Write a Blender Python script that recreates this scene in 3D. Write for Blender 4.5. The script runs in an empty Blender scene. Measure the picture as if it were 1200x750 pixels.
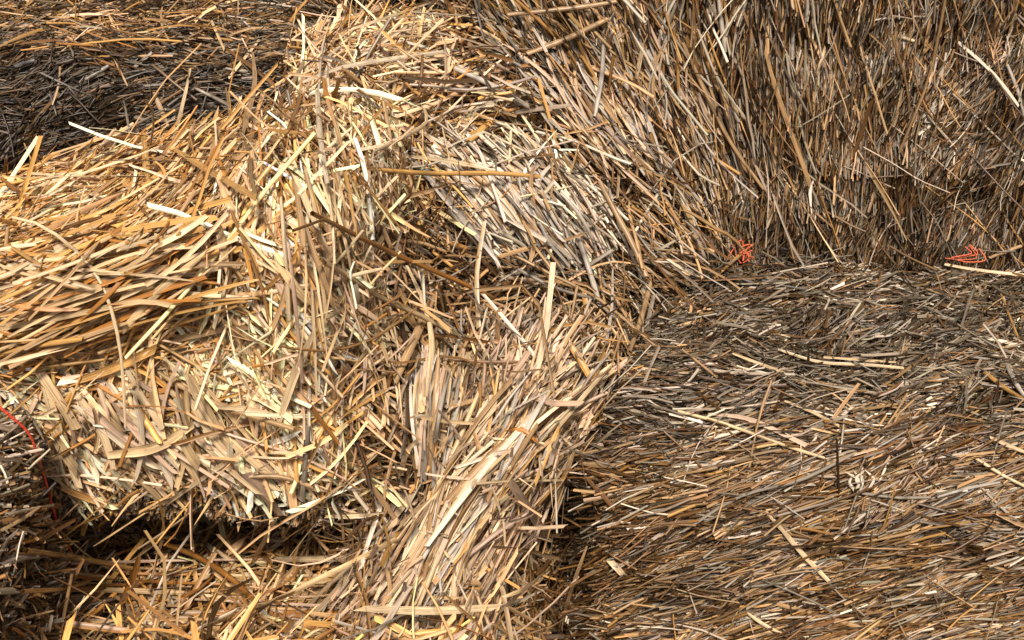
import bpy, math
import numpy as np
from mathutils import Vector
from mathutils.bvhtree import BVHTree

scene = bpy.context.scene
COL = scene.collection
R_ = math.radians

# ------------------------------------------------------------------ camera
TILT = R_(28.0)
F = np.array([0.0, math.cos(TILT), -math.sin(TILT)])
U = np.array([0.0, math.sin(TILT), math.cos(TILT)])
RT = np.array([1.0, 0.0, 0.0])
DIST = 1.7
CAM = -DIST * F
cd = bpy.data.cameras.new('camera')
cd.sensor_width = 36.0
cd.lens = 51.0
cd.clip_start = 0.05
cd.clip_end = 500.0
cam = bpy.data.objects.new('camera', cd)
COL.objects.link(cam)
cam.location = Vector(CAM)
cam.rotation_euler = (R_(90) - TILT, 0, 0)
scene.camera = cam

# ------------------------------------------------------------------ world + sun
SUN_EL, SUN_AZ = R_(50), R_(180)       # azimuth measured clockwise from +Y (north)
w = bpy.data.worlds.new('World')
scene.world = w
w.use_nodes = True
nt = w.node_tree
nt.nodes.clear()
sky = nt.nodes.new('ShaderNodeTexSky')
sky.sky_type = 'NISHITA'
sky.sun_disc = False
sky.sun_elevation = SUN_EL
sky.sun_rotation = SUN_AZ
sky.dust_density = 4.0
sky.air_density = 1.0
hs = nt.nodes.new('ShaderNodeHueSaturation')
hs.inputs['Saturation'].default_value = 0.03     # overcast: a grey-white sky
bg = nt.nodes.new('ShaderNodeBackground')
bg.inputs['Strength'].default_value = 0.052
wo = nt.nodes.new('ShaderNodeOutputWorld')
nt.links.new(sky.outputs['Color'], hs.inputs['Color'])
nt.links.new(hs.outputs['Color'], bg.inputs['Color'])
nt.links.new(bg.outputs['Background'], wo.inputs['Surface'])

sd = bpy.data.lights.new('sun', 'SUN')
sd.energy = 3.6
sd.angle = R_(10.0)
sd.color = (1.0, 0.945, 0.87)
sun = bpy.data.objects.new('sun', sd)
COL.objects.link(sun)
sdir = Vector((math.sin(SUN_AZ) * math.cos(SUN_EL), math.cos(SUN_AZ) * math.cos(SUN_EL), math.sin(SUN_EL)))
sun.rotation_euler = sdir.to_track_quat('Z', 'Y').to_euler()
sun.location = sdir * 5

scene.view_settings.view_transform = 'Standard'
scene.view_settings.look = 'None'
scene.view_settings.gamma = 1.0
scene.view_settings.use_curve_mapping = False
scene.view_settings.exposure = 1.14

# ------------------------------------------------------------------ materials
def straw_material():
    m = bpy.data.materials.new('straw')
    m.use_nodes = True
    t = m.node_tree
    N = t.nodes
    L = t.links
    N.clear()
    out = N.new('ShaderNodeOutputMaterial')
    col = N.new('ShaderNodeAttribute'); col.attribute_name = 'tint'
    co = N.new('ShaderNodeAttribute'); co.attribute_name = 'fibre'
    # fibre streaks run along the stalk
    mp = N.new('ShaderNodeMapping'); mp.inputs['Scale'].default_value = (14.0, 2.2, 37.0)
    L.new(co.outputs['Vector'], mp.inputs['Vector'])
    n1 = N.new('ShaderNodeTexNoise'); n1.inputs['Scale'].default_value = 1.6; n1.inputs['Detail'].default_value = 3
    L.new(mp.outputs[0], n1.inputs['Vector'])
    r1 = N.new('ShaderNodeMapRange')
    r1.inputs['From Min'].default_value = 0.3; r1.inputs['From Max'].default_value = 0.7
    r1.inputs['To Min'].default_value = 0.5; r1.inputs['To Max'].default_value = 1.32
    L.new(n1.outputs['Fac'], r1.inputs['Value'])
    # blotches of weathering
    mp2 = N.new('ShaderNodeMapping'); mp2.inputs['Scale'].default_value = (55.0, 0.7, 91.0)
    L.new(co.outputs['Vector'], mp2.inputs['Vector'])
    n2 = N.new('ShaderNodeTexNoise'); n2.inputs['Scale'].default_value = 1.0; n2.inputs['Detail'].default_value = 4
    L.new(mp2.outputs[0], n2.inputs['Vector'])
    r2 = N.new('ShaderNodeMapRange')
    r2.inputs['From Min'].default_value = 0.56; r2.inputs['From Max'].default_value = 0.74
    r2.inputs['To Min'].default_value = 0.0; r2.inputs['To Max'].default_value = 0.6
    L.new(n2.outputs['Fac'], r2.inputs['Value'])
    mul = N.new('ShaderNodeVectorMath'); mul.operation = 'SCALE'
    L.new(col.outputs['Color'], mul.inputs[0]); L.new(r1.outputs[0], mul.inputs['Scale'])
    mx = N.new('ShaderNodeMix'); mx.data_type = 'RGBA'
    L.new(r2.outputs[0], mx.inputs['Factor'])
    L.new(mul.outputs[0], mx.inputs['A'])
    dk = N.new('ShaderNodeVectorMath'); dk.operation = 'MULTIPLY'
    dk.inputs[1].default_value = (0.42, 0.36, 0.30)
    L.new(mul.outputs[0], dk.inputs[0]); L.new(dk.outputs[0], mx.inputs['B'])
    bp = N.new('ShaderNodeBump'); bp.inputs['Strength'].default_value = 0.35; bp.inputs['Distance'].default_value = 0.0006
    L.new(n1.outputs['Fac'], bp.inputs['Height'])
    p = N.new('ShaderNodeBsdfPrincipled')
    p.inputs['Roughness'].default_value = 0.40
    p.inputs['Specular IOR Level'].default_value = 0.35
    L.new(mx.outputs['Result'], p.inputs['Base Color']); L.new(bp.outputs[0], p.inputs['Normal'])
    tr = N.new('ShaderNodeBsdfTranslucent')
    L.new(mx.outputs['Result'], tr.inputs['Color'])
    ms = N.new('ShaderNodeMixShader'); ms.inputs[0].default_value = 0.12
    L.new(p.outputs[0], ms.inputs[1]); L.new(tr.outputs[0], ms.inputs[2])
    L.new(ms.outputs[0], out.inputs['Surface'])
    return m

def simple_mat(name, c1, c2, scale=60, rough=0.9):
    m = bpy.data.materials.new(name)
    m.use_nodes = True
    t = m.node_tree
    p = t.nodes['Principled BSDF']
    p.inputs['Roughness'].default_value = rough
    p.inputs['Specular IOR Level'].default_value = 0.15
    tc = t.nodes.new('ShaderNodeTexCoord')
    n = t.nodes.new('ShaderNodeTexNoise'); n.inputs['Scale'].default_value = scale; n.inputs['Detail'].default_value = 6
    r = t.nodes.new('ShaderNodeValToRGB')
    r.color_ramp.elements[0].position = 0.35; r.color_ramp.elements[0].color = (*c1, 1)
    r.color_ramp.elements[1].position = 0.65; r.color_ramp.elements[1].color = (*c2, 1)
    t.links.new(tc.outputs['Object'], n.inputs['Vector'])
    t.links.new(n.outputs['Fac'], r.inputs['Fac'])
    t.links.new(r.outputs['Color'], p.inputs['Base Color'])
    b = t.nodes.new('ShaderNodeBump'); b.inputs['Strength'].default_value = 0.6; b.inputs['Distance'].default_value = 0.004
    t.links.new(n.outputs['Fac'], b.inputs['Height']); t.links.new(b.outputs[0], p.inputs['Normal'])
    return m

M_STRAW = straw_material()
M_CORE = simple_mat('gap_shade_core', (0.018, 0.011, 0.006), (0.06, 0.036, 0.017))  # near-black: the shade of deep gaps is put into the core colour
M_SOIL = simple_mat('soil', (0.03, 0.022, 0.015), (0.09, 0.065, 0.042), 25)
M_TWINE = simple_mat('red_twine', (0.50, 0.045, 0.022), (0.66, 0.085, 0.04), 400, 0.5)
M_ORANGE = simple_mat('orange_twine', (0.36, 0.06, 0.028), (0.50, 0.12, 0.055), 400, 0.5)

# ------------------------------------------------------------------ noise
rng = np.random.default_rng(11)
_LAT = np.random.default_rng(5).random(65536)
def vnoise(p, scale, seed=0):
    q = np.asarray(p) * scale + seed * 17.31
    i = np.floor(q).astype(np.int64); f = q - i
    f = f * f * (3 - 2 * f)
    def h(a, b, c):
        return _LAT[((a * 73856093) ^ (b * 19349663) ^ (c * 83492791) ^ (seed * 2654435)) & 65535]
    r = 0
    for dx in (0, 1):
        for dy in (0, 1):
            for dz in (0, 1):
                wgt = (f[:, 0] if dx else 1 - f[:, 0]) * (f[:, 1] if dy else 1 - f[:, 1]) * (f[:, 2] if dz else 1 - f[:, 2])
                r = r + wgt * h(i[:, 0] + dx, i[:, 1] + dy, i[:, 2] + dz)
    return r * 2 - 1

def norm(v):
    return v / np.maximum(np.linalg.norm(v, axis=-1, keepdims=True), 1e-9)

def project(p):
    d = p - CAM
    f = d @ F
    return np.stack([600 + (d @ RT) / f * 1700, 375 - (d @ U) / f * 1700], -1)

def ray(px, py):
    return norm(F + RT * ((px - 600) / 1700) + U * ((375 - py) / 1700))

def at(px, py, y):
    d = ray(px, py)
    return CAM + d * ((y - CAM[1]) / d[1])

# ------------------------------------------------------------------ tagging
def tag(o, label=None, cat=None, group=None, kind=None):
    if label: o['label'] = label
    if cat: o['category'] = cat
    if group: o['group'] = group
    if kind: o['kind'] = kind
    return o

def empty(name, loc):
    o = bpy.data.objects.new(name, None)
    o.empty_display_size = 0.05
    o.location = Vector(loc)
    COL.objects.link(o)
    return o

def mesh_obj(name, V, Q, mat, parent=None, tint=None, fibre=None, smooth=True, tris=None):
    me = bpy.data.meshes.new(name)
    off = np.zeros(3)
    if parent is not None:
        off = np.array(parent.location)
    elif len(V):
        off = np.array([V[:, 0].mean(), V[:, 1].mean(), V[:, 2].min()])
    V = V - off
    n = len(V)
    me.vertices.add(n)
    me.vertices.foreach_set('co', V.astype(np.float32).ravel())
    k = Q.shape[1]
    me.loops.add(Q.size)
    me.loops.foreach_set('vertex_index', Q.astype(np.int32).ravel())
    me.polygons.add(len(Q))
    me.polygons.foreach_set('loop_start', (np.arange(len(Q)) * k).astype(np.int32))
    me.polygons.foreach_set('use_smooth', np.full(len(Q), smooth, dtype=bool))
    if tint is not None:
        a = me.attributes.new('tint', 'FLOAT_COLOR', 'POINT')
        a.data.foreach_set('color', np.concatenate([tint, np.ones((n, 1))], 1).astype(np.float32).ravel())
        b = me.attributes.new('fibre', 'FLOAT_VECTOR', 'POINT')
        b.data.foreach_set('vector', fibre.astype(np.float32).ravel())
    me.update(calc_edges=True)
    me.materials.append(mat)
    o = bpy.data.objects.new(name, me)
    COL.objects.link(o)
    if parent is not None:
        o.parent = parent
    else:
        o.location = Vector(off)
    return o

# ------------------------------------------------------------------ base solids
class Solid:
    def __init__(s, V, Q):
        s.V, s.Q = V, Q
        T = np.concatenate([Q[:, [0, 1, 2]], Q[:, [0, 2, 3]]])
        a, b, c = V[T[:, 0]], V[T[:, 1]], V[T[:, 2]]
        fn = np.cross(b - a, c - a)
        s.T, s.area = T, np.linalg.norm(fn, axis=1) * .5
        vn = np.zeros_like(V)
        for k in range(3): np.add.at(vn, T[:, k], fn)
        s.VN = norm(vn)
        s.bvh = BVHTree.FromPolygons([tuple(v) for v in V], [tuple(int(i) for i in q) for q in Q])
    def sample(s, n, rg):
        # samples favour what faces the open front, thin out at the back
        fc = norm(np.cross(s.V[s.T[:, 1]] - s.V[s.T[:, 0]], s.V[s.T[:, 2]] - s.V[s.T[:, 0]]))
        face = fc @ (-F)
        side = np.abs(fc[:, 0])
        wt = s.area * np.clip(0.15 + face * 1.3 + side * 0.35, 0.03, 1.0)
        cen = (s.V[s.T[:, 0]] + s.V[s.T[:, 1]] + s.V[s.T[:, 2]]) / 3
        pp = project(cen)
        inside = (pp[:, 0] > -90) & (pp[:, 0] < 1290) & (pp[:, 1] > -90) & (pp[:, 1] < 840)
        wt = wt * np.where(inside, 1, 0.12)
        t = rg.choice(len(s.T), n, p=wt / wt.sum())
        r1, r2 = np.sqrt(rg.random(n)), rg.random(n)
        bc = np.stack([1 - r1, r1 * (1 - r2), r1 * r2], 1)[:, :, None]
        return (s.V[s.T[t]] * bc).sum(1), norm((s.VN[s.T[t]] * bc).sum(1))

def cube_grid(n):
    V, Q = [], []
    g = np.linspace(-1, 1, n + 1)
    for ax in range(3):
        for sg in (-1, 1):
            base = sum(len(v) for v in V)
            a, b = np.meshgrid(g, g, indexing='ij')
            P = np.zeros(((n + 1) ** 2, 3))
            P[:, ax] = sg
            P[:, (ax + 1) % 3] = a.ravel()
            P[:, (ax + 2) % 3] = b.ravel()
            V.append(P)
            i, j = np.meshgrid(np.arange(n), np.arange(n), indexing='ij')
            k = (i * (n + 1) + j).ravel() + base
            q = np.stack([k, k + n + 1, k + n + 2, k + 1], 1)
            Q.append(q if sg > 0 else q[:, ::-1])
    V = np.concatenate(V); Q = np.concatenate(Q)
    key = np.round(V * 1e5).astype(np.int64)
    _, first, inv = np.unique(key, axis=0, return_index=True, return_inverse=True)
    return V[first], inv.ravel()[Q]

def rounded_box(center, half, r, yaw=0.0, roll=0.0, pitch=0.0, bump=0.012, n=40, seed=1, warp=None):
    V, Q = cube_grid(n)
    half = np.array(half)
    P = V * half
    inner = half - r
    c = np.clip(P, -inner, inner)
    P = c + norm(P - c + 1e-9 * V) * r * (np.linalg.norm(P - c, axis=1, keepdims=True) > 1e-7)
    if warp: P = warp(P)
    cy, sy = math.cos(yaw), math.sin(yaw)
    cr, sr = math.cos(roll), math.sin(roll)
    cp, sp = math.cos(pitch), math.sin(pitch)
    Rz = np.array([[cy, -sy, 0], [sy, cy, 0], [0, 0, 1]])
    Ry = np.array([[cr, 0, sr], [0, 1, 0], [-sr, 0, cr]])
    Rx = np.array([[1, 0, 0], [0, cp, -sp], [0, sp, cp]])
    P = P @ (Rz @ Ry @ Rx).T + np.array(center)
    s = Solid(P, Q)
    d = vnoise(P, 14, seed) * bump + vnoise(P, 34, seed + 1) * bump * .6 + vnoise(P, 80, seed + 2) * bump * .35
    return Solid(P + s.VN * d[:, None], Q)

def mounds(specs, bump=0.014, n=24, seed=3):
    Vs, Qs, o = [], [], 0
    for (c, r, yaw, roll) in specs:
        V, Q = cube_grid(n)
        P = norm(V) * np.array(r)
        cy, sy, cr, sr = math.cos(yaw), math.sin(yaw), math.cos(roll), math.sin(roll)
        Rz = np.array([[cy, -sy, 0], [sy, cy, 0], [0, 0, 1]])
        Ry = np.array([[cr, 0, sr], [0, 1, 0], [-sr, 0, cr]])
        P = P @ (Rz @ Ry).T + np.array(c)
        nn = norm(P - np.array(c))
        P = P + nn * (vnoise(P, 16, seed) * bump + vnoise(P, 45, seed + 1) * bump * .6)[:, None]
        Vs.append(P); Qs.append(Q + o); o += len(P)
    return Solid(np.concatenate(Vs), np.concatenate(Qs))

# ------------------------------------------------------------------ straw geometry
def grade(t):
    return (np.array([.71, .655, .63]) * np.clip(t, .004, 1) ** np.array([1.19, 1.20, 1.22])).clip(.003, .72)

class Batch:
    def __init__(s): s.V, s.Q, s.C, s.A, s.n = [], [], [], [], 0
    def add(s, pts, nrm, width, tint, tube, rg, slant=None, taper=None, split=None, shade=None):
        """pts (n,K,3) centrelines, nrm (n,3) up, width (n,), tint (n,3); tube: closed round section, else an arched blade"""
        n, K, _ = pts.shape
        if n == 0: return
        tg = np.gradient(pts, axis=1)
        tg = norm(tg)
        side = norm(np.cross(tg, nrm[:, None, :]))
        up = np.cross(side, tg)
        if tube:
            M = 6
            a = np.arange(M) / M * 2 * np.pi
            sx, sz = np.cos(a) * .5, np.sin(a) * .5
        else:
            M = 3
            sx = np.array([-.5, 0., .5]); sz = np.array([-.5, .5, -.5])
        wk = np.ones((n, K))
        if taper is not None:
            u = np.linspace(0, 1, K)[None, :]
            wk = 1 - taper[:, 0:1] * np.clip(1 - u * 3.2, 0, 1) ** 1.0 - taper[:, 1:2] * np.clip(1 - (1 - u) * 3.2, 0, 1)
            wk = np.clip(wk, .06, 1)
        wn = rg.standard_normal((n, K)) * min(1, 5 / K)
        wk = wk * (1 + 0.12 * wn).clip(.6, 1.4)
        hz = np.ones(n) if tube else rg.uniform(.08, .62, n) * np.where(rg.random(n) < .5, 1, -.8)
        W = width[:, None] * wk
        V = pts[:, :, None, :] + side[:, :, None, :] * (W[:, :, None] * sx)[..., None] + up[:, :, None, :] * (W[:, :, None] * sz * hz[:, None, None])[..., None]
        if slant is not None:       # obliquely cut ends
            sh = (sx[None, :] * width[:, None] * slant[:, None])[..., None]
            V[:, 0] += sh * tg[:, 0][:, None, :]
            V[:, -1] += sh * tg[:, -1][:, None, :]
        ln = np.concatenate([np.zeros((n, 1)), np.cumsum(np.linalg.norm(np.diff(pts, axis=1), axis=-1), 1)], 1)
        fb = np.zeros((n, K, M, 3))
        fb[..., 0] = ln[:, :, None]
        fb[..., 1] = np.arange(M)[None, None, :] * (1.3 if not tube else .7)
        fb[..., 2] = rg.random(n)[:, None, None] * 10
        cc = np.broadcast_to(tint[:, None, None, :], (n, K, M, 3)).copy()
        if shade is not None:
            cc *= shade[:, :, None, None]
        idx = (np.arange(n)[:, None, None] * K + np.arange(K - 1)[None, :, None]) * M
        j = np.arange(M if tube else M - 1)[None, None, :]
        j2 = (j + 1) % M
        Q = np.stack([idx + j, idx + j2, idx + M + j2, idx + M + j], -1).reshape(-1, 4) + s.n
        s.V.append(V.reshape(-1, 3)); s.Q.append(Q); s.C.append(cc.reshape(-1, 3)); s.A.append(fb.reshape(-1, 3))
        s.n += n * K * M
    def merge(s, o):
        if not o.n: return
        s.V += o.V; s.C += o.C; s.A += o.A
        s.Q += [q + s.n for q in o.Q]; s.n += o.n
    def build(s, name, parent=None, mat=None):
        return mesh_obj(name, np.concatenate(s.V), np.concatenate(s.Q), mat or M_STRAW, parent,
                        np.concatenate(s.C), np.concatenate(s.A), smooth=True)

# natural straw colours (linear)
def pal(*rows):
    c = np.array([r[0] for r in rows], float); p = np.array([r[1] for r in rows], float)
    return c, p / p.sum()
CREAM, PALE, GOLD, AMBER = (.84, .645, .43), (.75, .515, .295), (.62, .38, .145), (.44, .235, .075)
TAN, BROWN, DARK, GREY = (.50, .34, .18), (.27, .155, .066), (.11, .068, .034), (.43, .365, .28)
ASH, SILVER, MOSS, PINK = (.225, .187, .135), (.68, .60, .48), (.095, .068, .037), (.66, .50, .36)
P_FACE = pal((CREAM, 6), (PALE, 5), (GOLD, 1), (PINK, 2.8), (TAN, 1.2), (SILVER, .8))
P_GOLD = pal((GOLD, 4.4), (PALE, 4), (AMBER, 2), (TAN, 1.6), (CREAM, 2.4), (BROWN, .8))
P_DARK = pal((MOSS, 4.5), (DARK, 5), (ASH, 2), (BROWN, 2.4), (GREY, .7), (TAN, 1.0), (PALE, .2))
P_DTOP = pal((ASH, 4.0), (DARK, 2.2), (BROWN, 1.1), (GREY, 3.4), (TAN, .9), (MOSS, 1.6), (SILVER, 1.3))
P_DFRONT = pal((BROWN, 5.0), (TAN, 4), (GREY, 1.8), (DARK, 2.0), (GOLD, .6), (AMBER, .3), (SILVER, 1.7), (PALE, .6), (ASH, .5))
P_C = pal((BROWN, 4.2), (TAN, 2.6), (GREY, 3.2), (DARK, 3.0), (AMBER, .3), (SILVER, 2.2), (PALE, .7), (ASH, .8))
P_CLOW = pal((ASH, 3), (DARK, 3), (BROWN, 3), (TAN, 1.2), (GREY, 1.6), (MOSS, 1))
P_CL = pal((TAN, 3.4), (GREY, 2.8), (BROWN, 2.4), (GOLD, 1.2), (SILVER, 2.0), (PALE, 1.2), (DARK, 1.2))
P_FAN = pal((SILVER, 5), (GREY, 4), (CREAM, 1), (PINK, .8), (TAN, 1.5), (BROWN, .8))
P_MID = pal((TAN, 3), (GREY, 2.4), (PALE, 2), (BROWN, 2.2), (GOLD, 1.2), (DARK, 1), (SILVER, 1))
P_TUFT = pal((PINK, 5), (CREAM, 4), (PALE, 2.5), (SILVER, 1.5), (TAN, 1), (GOLD, .5))
P_BRIGHT = pal((CREAM, 6), (PALE, 4), (GOLD, 2.2), (PINK, 1.5), (AMBER, .6))
P_LOW = pal((TAN, 3), (BROWN, 3), (GOLD, 2), (GREY, 1.3), (PALE, 2), (DARK, 1), (AMBER, 1))
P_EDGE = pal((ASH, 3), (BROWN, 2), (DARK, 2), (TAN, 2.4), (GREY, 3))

# zone: (px, py, radius, angle deg, spread deg, (len mm), (width mm), palette, tilt, tube share, brightness)
def lay(sol, n, zones, rg, conform=.85, off=(-.003, .009), split_top=False, wob=14, keep=None, K=5, chaff=.30, stray=.035, clumpy=.7, mats=0):
    p, nn = sol.sample(n, rg)
    if keep is not None:
        k = keep(p, nn, project(p)); p, nn = p[k], nn[k]; n = len(p)
    q = project(p)
    Wt = np.zeros((n, len(zones)))
    for i, z in enumerate(zones):
        rx, ry = z[2] if isinstance(z[2], tuple) else (z[2], z[2])
        d2 = ((q[:, 0] - z[0]) / rx) ** 2 + ((q[:, 1] - z[1]) / ry) ** 2
        Wt[:, i] = np.exp(-.5 * np.minimum(d2, 200)) + 1e-7 / (1 + d2)
    cw = np.cumsum(Wt / Wt.sum(1, keepdims=True), 1)
    zi = (rg.random(n)[:, None] > cw).sum(1).clip(0, len(zones) - 1)
    G = lambda f: np.array([f(z) for z in zones])[zi]
    # direction field: weighted mean over zones (double-angle), then clump and single-stalk scatter
    za = np.radians([z[3] for z in zones]); zs = Wt / Wt.sum(1, keepdims=True)
    ang = G(lambda z: math.radians(z[3]))
    mean = .5 * np.arctan2((zs * np.sin(2 * za)).sum(1), (zs * np.cos(2 * za)).sum(1))
    dlt = (mean - ang + np.pi / 2) % np.pi - np.pi / 2
    ang = ang + dlt * .6
    sp = G(lambda z: z[4])
    ang = ang + np.radians(sp * .75 * vnoise(p, 22, 41) * 1.3 + sp * .5 * vnoise(p, 60, 43) + sp * .62 * rg.standard_normal(n))
    matf = np.ones(n); mato = np.zeros(n)
    for _ in range(mats):
        c = q[rg.integers(n)]
        r = rg.uniform(10, 34); da = np.clip(rg.normal() * .22, -.38, .38); f = rg.uniform(.62, 1.22); oo = rg.uniform(-.003, .006)
        e = q - c; a0 = -.5 * ang[0]
        m = (e ** 2).sum(1) < (r * (1 + .35 * np.sin(np.arctan2(e[:, 1], e[:, 0]) * 3 + r))) ** 2
        ang[m] += da; matf[m] *= f; mato[m] = oo
    cat_ = rg.random(n)
    isch = cat_ < chaff
    isst = cat_ > 1 - stray
    ang[isch] += rg.standard_normal(isch.sum()) * .38
    ang[isst] += rg.standard_normal(isst.sum()) * .8
    v = np.cos(ang)[:, None] * RT + np.sin(ang)[:, None] * U
    Fn = nn @ F
    Fn = np.where(np.abs(Fn) < .35, np.where(Fn > 0, .35, -.35), Fn)
    T = norm(v + (-(v @ np.ones(3) * 0 + (v * nn).sum(1)) / Fn)[:, None] * F)
    T = norm(T - (T * nn).sum(1, keepdims=True) * nn)
    T *= np.where(rg.random(n) < .5, 1, -1)[:, None]
    lm0, lm1 = G(lambda z: z[5][0]), G(lambda z: z[5][1])
    Ln = (lm0 + (lm1 - lm0) * rg.random(n) ** 1.25) / 1000
    w0, w1 = G(lambda z: z[6][0]), G(lambda z: z[6][1])
    Wd = (w0 + (w1 - w0) * rg.random(n) ** 2.2) / 1000
    tilt = G(lambda z: z[8]) * rg.standard_normal(n)
    Ln[isch] = (.004 + .018 * rg.random(isch.sum()) ** 1.5)
    Wd[isch] *= .25 + .45 * rg.random(isch.sum())
    Ln[isst] *= 1.25
    tilt[isst] *= 1.6
    tubep = G(lambda z: z[9])
    bri = G(lambda z: z[10])
    tint = np.zeros((n, 3))
    clump = .5 + .5 * vnoise(p, 26, 77)
    for i, z in enumerate(zones):
        m = zi == i
        if not m.any(): continue
        c, pr = z[7]
        r = (rg.random(m.sum()) * .7 + clump[m] * .3)
        # stretch back to uniform
        r = np.argsort(np.argsort(r)) / max(1, m.sum())
        k = np.searchsorted(np.cumsum(pr), r).clip(0, len(pr) - 1)
        tint[m] = c[k]
    tint *= (bri * matf * np.exp(.25 * rg.standard_normal(n)).clip(.45, 1.42) * (1 + .22 * vnoise(p, 18, 91)))[:, None]
    tint *= 1 + .018 * rg.standard_normal((n, 3))
    tint = grade(tint)
    s = np.linspace(-.5, .5, K)[None, :] * Ln[:, None]
    b1 = rg.standard_normal(n) * wob * .06
    b2 = rg.standard_normal(n) * wob * .04
    sd_ = np.cross(T, nn)
    pts = p[:, None, :] + T[:, None, :] * s[..., None] + sd_[:, None, :] * (b1[:, None] * s ** 2 * 3)[..., None] \
        + nn[:, None, :] * (b2[:, None] * s ** 2 * 2)[..., None]
    # crimp
    kink = rg.random(n) < .09
    pts[:, K // 2] += sd_ * (kink * rg.standard_normal(n) * .07 * Ln)[:, None]
    lump = np.clip(.5 + .75 * vnoise(p, 30, 61) + .35 * vnoise(p, 70, 63), 0, 1.25)
    o0 = off[0] + (off[1] - off[0]) * rg.random(n) ** 1.6 * (1 - clumpy + clumpy * 1.5 * lump)
    o0[isst] += off[1] * .7
    o0 += mato
    offs = o0[:, None] + tilt[:, None] * s
    if conform > 0:
        flat = pts.reshape(-1, 3)
        near = np.empty_like(flat); nm = np.empty_like(flat)
        fnr = sol.bvh.find_nearest
        for i in range(len(flat)):
            h = fnr(flat[i])
            near[i] = h[0]; nm[i] = h[1]
        near = near.reshape(pts.shape); nm = nm.reshape(pts.shape)
        nm = norm(nm * .4 + nn[:, None, :] * .6)
        cf = (conform * (1 - .35 * rg.random(n)))[:, None, None]
        pts = pts * (1 - cf) + (near) * cf
        pts = pts + nm * offs[..., None]
        # soften the bumps the stalk would bridge
        pts[:, 1:-1] = .5 * pts[:, 1:-1] + .25 * (pts[:, :-2] + pts[:, 2:])
    else:
        pts = pts + nn[:, None, :] * offs[..., None]
    tube = rg.random(n) < tubep + .12
    roll = rg.standard_normal(n) * .45
    roll[rg.random(n) < .15] += 1.1
    nr = norm(nn * np.cos(roll)[:, None] + sd_ * np.sin(roll)[:, None])
    tp = np.where(rg.random((n, 2)) < .22, rg.random((n, 2)), rg.random((n, 2)) * .12)
    sl = rg.standard_normal(n) * .9
    top = nn[:, 2] > .62
    groups = [(np.ones(n, bool), 0)] if not split_top else [(~top, 0), (top, 1)]
    out = [Batch(), Batch()]
    for m, g in groups:
        a = m & ~tube; b = m & tube
        out[g].add(pts[a], nr[a], Wd[a], tint[a], False, rg, sl[a], tp[a])
        out[g].add(pts[b], nr[b], Wd[b] * .72, tint[b], True, rg, sl[b] * .5, tp[b] * .25)
    return out

def add_ends(batch, sol, n, rg, region, outdir, Lmm, Wmm, palette, bri=1.0, spread=.35, depth=.6):
    """short hollow stubs whose cut ends poke out of a face"""
    p, nn = sol.sample(n * 6, rg)
    k = region(p, nn, project(p)); p, nn = p[k][:n], nn[k][:n]; n = len(p)
    T = norm(nn * .5 + np.array(outdir) + spread * rg.standard_normal((n, 3)))
    Ln = (Lmm[0] + (Lmm[1] - Lmm[0]) * rg.random(n)) / 1000
    Wd = (Wmm[0] + (Wmm[1] - Wmm[0]) * rg.random(n)) / 1000
    s = (np.linspace(0, 1, 4) - depth)[None, :] * Ln[:, None]
    pts = p[:, None, :] + T[:, None, :] * s[..., None]
    c, pr = palette
    tint = (c[rg.choice(len(pr), n, p=pr)] * (bri * (1 + .2 * rg.standard_normal(n)).clip(.5, 1.5))[:, None])
    tint = grade(tint)
    up = norm(np.cross(T, rg.standard_normal((n, 3))))
    h = rg.random(n) < .55
    batch.add(pts[h], up[h], Wd[h] * .8, tint[h], True, rg, rg.standard_normal(h.sum()) * .5)
    batch.add(pts[~h], up[~h], Wd[~h] * 1.2, tint[~h], False, rg, rg.standard_normal((~h).sum()))

BASES = []
def longs(bl, sol, n, zones, rg, conform=.35, L=(150, 280), W=(2, 6), off=(.006, .026), spread=1.0, keep=None):
    z2 = [z[:4] + (z[4] * spread, L, W) + z[7:] for z in zones]
    for b, o in zip(bl, lay(sol, n, z2, rg, conform, off, True, 4, keep, K=8, chaff=0, stray=.05)):
        (b if b.n or b is bl[0] else bl[0]).merge(o)
def bale(label, sol, batches, thick=.012, parts=('side_straw', 'top_straw')):
    V = sol.V
    root = empty('straw_bale', (V[:, 0].mean(), V[:, 1].mean(), V[:, 2].min()))
    tag(root, label, 'straw bale', 'stacked straw bales')
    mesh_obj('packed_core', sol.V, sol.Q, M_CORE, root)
    for b, nm in zip(batches, parts):
        if b.n: b.build(nm, root)
    BASES.append((sol, thick))
    return root

def dent(sol, pits):
    # hollows where the straw has fallen away
    V = sol.V.copy()
    for px, py, r, dep in pits:
        h = sol.bvh.ray_cast(Vector(CAM), Vector(ray(px, py)))
        if h[0] is None: continue
        c = np.array(h[0]); n = np.array(h[1])
        ax = norm(F * .6 - n * .4)
        e = V - c
        al = e @ ax
        d2 = (e ** 2).sum(1) - al ** 2
        V += ax * (dep * np.exp(-d2 / r ** 2) * np.exp(-np.clip(al, 0, 9) ** 2 / .1 ** 2))[:, None]
    return Solid(V, sol.Q)

def shrink(sol, d):
    return Solid(sol.V - sol.VN * d, sol.Q)

# ------------------------------------------------------------------ ground
def ground():
    n = 80
    g = np.linspace(-1, 1, n + 1)
    g = np.sign(g) * np.abs(g) ** 3 * 60
    x, y = np.meshgrid(g, g, indexing='ij')
    P = np.stack([x.ravel(), y.ravel(), np.full(x.size, -.43)], 1)
    P[:, 2] += vnoise(P, 3, 8) * .006 - .01
    i, j = np.meshgrid(np.arange(n), np.arange(n), indexing='ij')
    k = (i * (n + 1) + j).ravel()
    o = mesh_obj('ground', P, np.stack([k, k + n + 1, k + n + 2, k + 1], 1), M_SOIL)
    tag(o, kind='structure')
ground()
Z = lambda *a: a

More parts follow.
